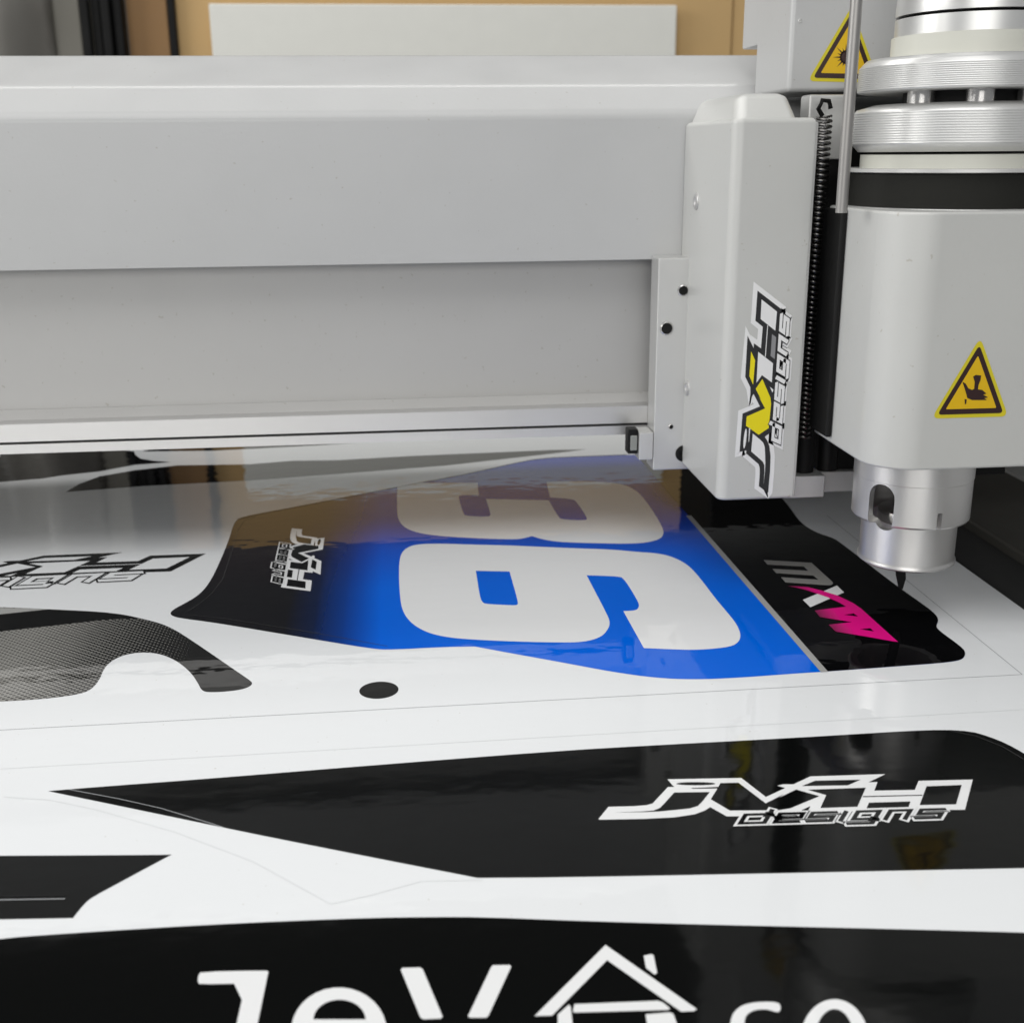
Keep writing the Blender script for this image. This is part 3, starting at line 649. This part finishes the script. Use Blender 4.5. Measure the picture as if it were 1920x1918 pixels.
# motor stack
MX, MY = .243, .497
def rad(px_, py_): return MX-onY(px_, py_, MY).x
def zz(px_, py_): return onY(px_, py_, MY).z
r_l = rad(1588, 390)
lathe('lip_ring', [(r_l, hz1-.001), (r_l, zz(1590, 392)), (r_l-.0006, zz(1590, 390)), (r_l-.001, zz(1590, 387)), (r_l-.002, zz(1590, 386)), (.02, zz(1590, 386))], MX, MY, M['ring'], head)
r_c = rad(1600, 350)
lathe('black_collar', [(r_c, zz(1600, 386)), (r_c, zz(1600, 326)), (r_c-.003, zz(1600, 324)), (.02, zz(1600, 324))], MX, MY, M['charcoal'], head)
r_p = rad(1592, 318)
lathe('collar_plate', [(r_p-.001, zz(1600, 324)), (r_p, zz(1600, 322.5)), (r_p, zz(1600, 317)), (r_p-.001, zz(1600, 316)), (.02, zz(1600, 316))], MX, MY, M['blast'], head)
r_w = rad(1626, 300)
lathe('white_cylinder', [(r_w, zz(1600, 316)), (r_w, zz(1626, 291)), (r_w-.003, zz(1626, 290)), (.02, zz(1626, 290))], MX, MY, M['cream'], head)
def knurled(name, rl, zlo, zhi, n, chb, chtop, label=None):
    pr_ = [(rl-.002-chb, zlo-.0030), (rl-.0005, zlo-.0004)] if chb > 0 else [(rl-.0008, zlo-.0005), (rl-.0002, zlo)]
    for i in range(n):
        za = zlo+(zhi-zlo)*i/n; zb_ = zlo+(zhi-zlo)*(i+1)/n; h = zb_-za
        pr_ += [(rl-.00018, za+h*.05), (rl, za+h*.35), (rl, za+h*.7), (rl-.00018, za+h*.95)]
    pr_ += [(rl-.0012, zhi+.0012), (rl-chtop, zhi+.003), (.02, zhi+.003)]
    return lathe(name, pr_, MX, MY, M['ring'], head, n=128, smooth=50, label=label)
knurled('knurled_ring', rad(1612, 250), zz(1612, 272), zz(1617, 212), 13, .001, .008)
r_n = rad(1690, 185)
post = bmesh.new()
lathe('neck', [(r_n*.9, zz(1690, 215)), (r_n*.9, zz(1690, 155)), (.01, zz(1690, 155))], MX, MY, M['blackgloss'], head)
for a in (205, 252, 296):
    px0, py0 = MX+r_n*.99*cos(radians(a)), MY+r_n*.99*sin(radians(a))
    tube('pillar', [(px0, py0, zz(1690, 212)), (px0, py0, zz(1690, 158))], .0055, M['steel'], head, 16)
knurled('knurled_ring', rad(1623, 150), zz(1623, 172), zz(1627, 127), 12, 0, .003)
r_t = rad(1688, 70)
z_rt = zz(1685, 112)
lathe('light_cylinder', [(r_t+.001, z_rt-.004), (r_t+.001, zz(1688, 70)), (.02, zz(1688, 70))], MX, MY, M['cream'], head)
lathe('top_cylinder', [(r_t, zz(1688, 70)+.0001), (r_t, zz(1690, 36)), (r_t-.003, zz(1690, 36)), (r_t-.003, zz(1690, 30)), (r_t, zz(1690, 30)), (r_t, zz(1690, 30)+.004), (r_t-.001, zz(1690, 30)+.02), (.02, zz(1690, 30)+.02)], MX, MY, M['ring'], head)
gr = r_t-.0025
lathe('seal_ring', [(gr, zz(1690, 35.5)), (gr+.0014, zz(1690, 33)), (gr, zz(1690, 30.5))], MX, MY, M['black'], head, closed=False)
# vertical rod beside the rings
YR = .470
ra_, rb_ = onY(1606, 0, YR), onY(1578, 392, YR)
tube('lift_rod', [rb_+(rb_-ra_)*.02, ra_+(ra_-rb_)*.4], .00235, M['rod'], head, 20)
# nozzle: hollow barrel with a slot, a stepped cup and a blade
def zn_(px_, py_): return onY(px_, py_, AY).z
R1 = (onY(1810, 930, AY).x-onY(1606, 930, AY).x)/2; R2 = (onY(1780, 1020, AY).x-onY(1616, 1020, AY).x)/2
AXn = (onY(1810, 930, AY).x+onY(1606, 930, AY).x)/2; AX2 = AXn
za, zb2, zc2, zd = hz0+.02, zn_(1606, 968), zn_(1616, 1020), zn_(1616, 1046)
barrel = lathe('nozzle', [(R1, za), (R1, zb2+.0012), (R1-.0006, zb2+.0003), (R1-.0016, zb2), (R2, zb2-.0006), (R2, zd+.0022), (R2+.0007, zd+.0009), (R2+.0007, zd), (R2-.0003, zd-.0008), (R2-.0035, zd-.0008), (R2-.0035, zb2), (R1-.0035, zb2+.003), (R1-.0035, za)], AXn, AY, M['nozzle'], head, n=128, closed=True)
th = radians(54); dv = Vector((-sin(th), -cos(th), 0)); tv = Vector((cos(th), -sin(th), 0))
mid = Vector((AXn, AY, 0))+dv*R1
sl0, sl1 = onY(1664, 908, mid.y), onY(1655, 998, mid.y)
bm = bmesh.new(); sw = .0060; zlo_, zhi_ = sl1.z+sw, sl0.z-sw
pr2 = [(sw*cos(radians(a)), zhi_+sw*sin(radians(a))) for a in range(0, 181, 15)] + [(sw*cos(radians(a)), zlo_+sw*sin(radians(a))) for a in range(180, 361, 15)]
ctr = Vector((AXn, AY, 0))
va = [bm.verts.new(ctr+dv*.05+tv*x+Vector((0, 0, z))) for x, z in pr2]; vb = [bm.verts.new(ctr+dv*.004+tv*x+Vector((0, 0, z))) for x, z in pr2]
bm.faces.new(va); bm.faces.new(vb[::-1])
for i in range(len(pr2)): bm.faces.new((va[i], va[(i+1) % len(pr2)], vb[(i+1) % len(pr2)], vb[i]))
bmesh.ops.recalc_face_normals(bm, faces=bm.faces)
me = bpy.data.meshes.new('c'); bm.to_mesh(me); bm.free(); cut = bpy.data.objects.new('c', me); SC.collection.objects.link(cut)
g0, g1 = onY(1762, 928, AY), onY(1757, 1000, AY)
ang = radians(-90+4)
bm = box_bm(-.0011, .0011, -.0012, .004, zn_(1762, 1003), zn_(1762, 930), .0005, 2)
bmesh.ops.transform(bm, matrix=Matrix.Translation((AXn+R1*cos(ang), AY+R1*sin(ang), 0)) @ Matrix.Rotation(ang+pi/2, 4, 'Z'), verts=bm.verts)
me2 = bpy.data.meshes.new('c2'); bm.to_mesh(me2); bm.free(); cut2 = bpy.data.objects.new('c2', me2); SC.collection.objects.link(cut2)
off = Vector(head.location); me.transform(Matrix.Identity(4))
cut.location = (0, 0, 0); barrel.parent = None; barrel.location = head.location
for c_ in (cut, cut2):
    md = barrel.modifiers.new('b', 'BOOLEAN'); md.operation = 'DIFFERENCE'; md.object = c_; md.solver = 'EXACT'
bpy.context.view_layer.update(); dg = bpy.context.evaluated_depsgraph_get()
nm = bpy.data.meshes.new_from_object(barrel.evaluated_get(dg)); barrel.modifiers.clear(); barrel.data = nm; barrel.modifiers.new('wn', 'WEIGHTED_NORMAL').keep_sharp = True
bpy.data.objects.remove(cut); bpy.data.objects.remove(cut2)
barrel.parent = head; barrel.location = (0, 0, 0)
nm.set_sharp_from_angle(angle=radians(30))
lathe('inner_shaft', [(.0075, za), (.0075, zn_(1650, 950)), (.0135, zn_(1650, 955)), (.0135, zn_(1650, 975)), (.006, zn_(1650, 978)), (.006, zd+.003)], AXn, AY, M['steel'], head, n=48)
lathe('barrel_collar', [(R1+.00025, hz0+.01), (R1+.00025, zn_(1606, 890)), (R1+.00002, zn_(1606, 891)), (R1-.003, zn_(1606, 891))], AXn, AY, M['nozzle'], head, n=96)
tip = onY(1691, 1106, AY-.002); t0 = onY(1686, 1060, AY-.002)
bm = bmesh.new(); w0, w1 = .0021, .0009
blade = [(t0.x-w0, AY-.001, t0.z+.01), (t0.x+w0, AY-.001, t0.z+.01), (tip.x+w0*.9, AY-.001, tip.z+.005), (tip.x+w1, AY-.001, tip.z), (tip.x-w1*.4, AY-.001, tip.z), (tip.x-w0, AY-.001, tip.z+.006)]
fa = [bm.verts.new(p) for p in blade]; fbk = [bm.verts.new((p[0], p[1]+.002, p[2])) for p in blade]
bm.faces.new(fa); bm.faces.new(fbk[::-1])
for i in range(6): bm.faces.new((fa[i], fa[(i+1) % 6], fbk[(i+1) % 6], fbk[i]))
bm_obj('blade', bm, M['black'], head)
# ================================================================== BACKGROUND
def bgbox(name, pxl, pxr, ytop, Y, depth, m, label, cat, zbot=-.85, bev=.002, py=60):
    a, b = onY(pxl, py, Y), onY(pxr, py, Y); zt_ = onY((pxl+pxr)/2, ytop, Y).z
    o_ = box(name, a.x, b.x, Y, Y+depth, zbot, zt_, m, None, bev); return tag(o_, label, cat)
bgbox('white_board', 395, 1268, 9, 2.33, .012, M['board'], 'plain white board leaning in front of the cardboard', 'board')
bgbox('cardboard_sheet', 331, 1372, -130, 2.36, .02, M['card'], 'tall tan cardboard sheet behind the white board', 'cardboard')
bgbox('cardboard_strip', 1373, 1800, -120, 2.364, .02, M['card'], 'tan cardboard panel partly hidden by the machine, right of the cardboard seam', 'cardboard')
bgbox('black_post', 317, 330, -200, 2.34, .05, M['black'], 'thin black upright edge left of the tan cardboard', 'post')
bgbox('brown_panel', 240, 316, -160, 2.40, .03, M['card2'], 'darker brown cardboard piece between the black uprights', 'cardboard')
fo = thing('folded_black_sheets', 'black pleated upright sheets left of the brown cardboard', 'sheets', (onY(200, 60, 2.38).x, 2.38, -.85))
for i in range(4):
    a, b = onY(154+i*22, 60, 2.36+.01*i), onY(172+i*22, 60, 2.36+.01*i)
    box('black_sheet', a.x, b.x, 2.35+.01*(i % 2), 2.37+.01*i, -.85, onY(200, -170, 2.36).z, M['black'], fo, .004)
bgbox('grey_cabinet', 96, 152, -260, 2.44, .25, M['olive'], 'olive grey metal cabinet edge at the far left behind the beam', 'cabinet')
# loose film hanging at the far left
bm = bmesh.new(); N = 26; a, b = onY(-260, 60, 2.42), onY(97, 60, 2.42); grid = []
for i in range(N):
    row = []
    for j in range(N):
        u, v = i/(N-1), j/(N-1); x = a.x+(b.x-a.x)*u; z = -.85+(.70+.85)*v
        row.append(bm.verts.new((x, 2.42+.05*sin(9*u+2.2*sin(5*v))+.03*sin(14*v+6*u), z)))
    grid.append(row)
for i in range(N-1):
    for j in range(N-1): bm.faces.new((grid[i][j], grid[i+1][j], grid[i+1][j+1], grid[i][j+1]))
o = bm_obj('crumpled_film', bm, M['plastic'], None, 60); sm = o.modifiers.new('t', 'SOLIDIFY'); sm.thickness = .002
tag(o, 'crumpled greyish plastic film hanging at the far left background', 'plastic film')

o = box('rear_equipment_box', onY(1332, 930, 1.22).x, .60, 1.22, 1.36, .0045-.006, .272, M['black'], None, .004)
tag(o, 'dark box behind the beam, seen only as a black reflection beside the brown one', 'box')
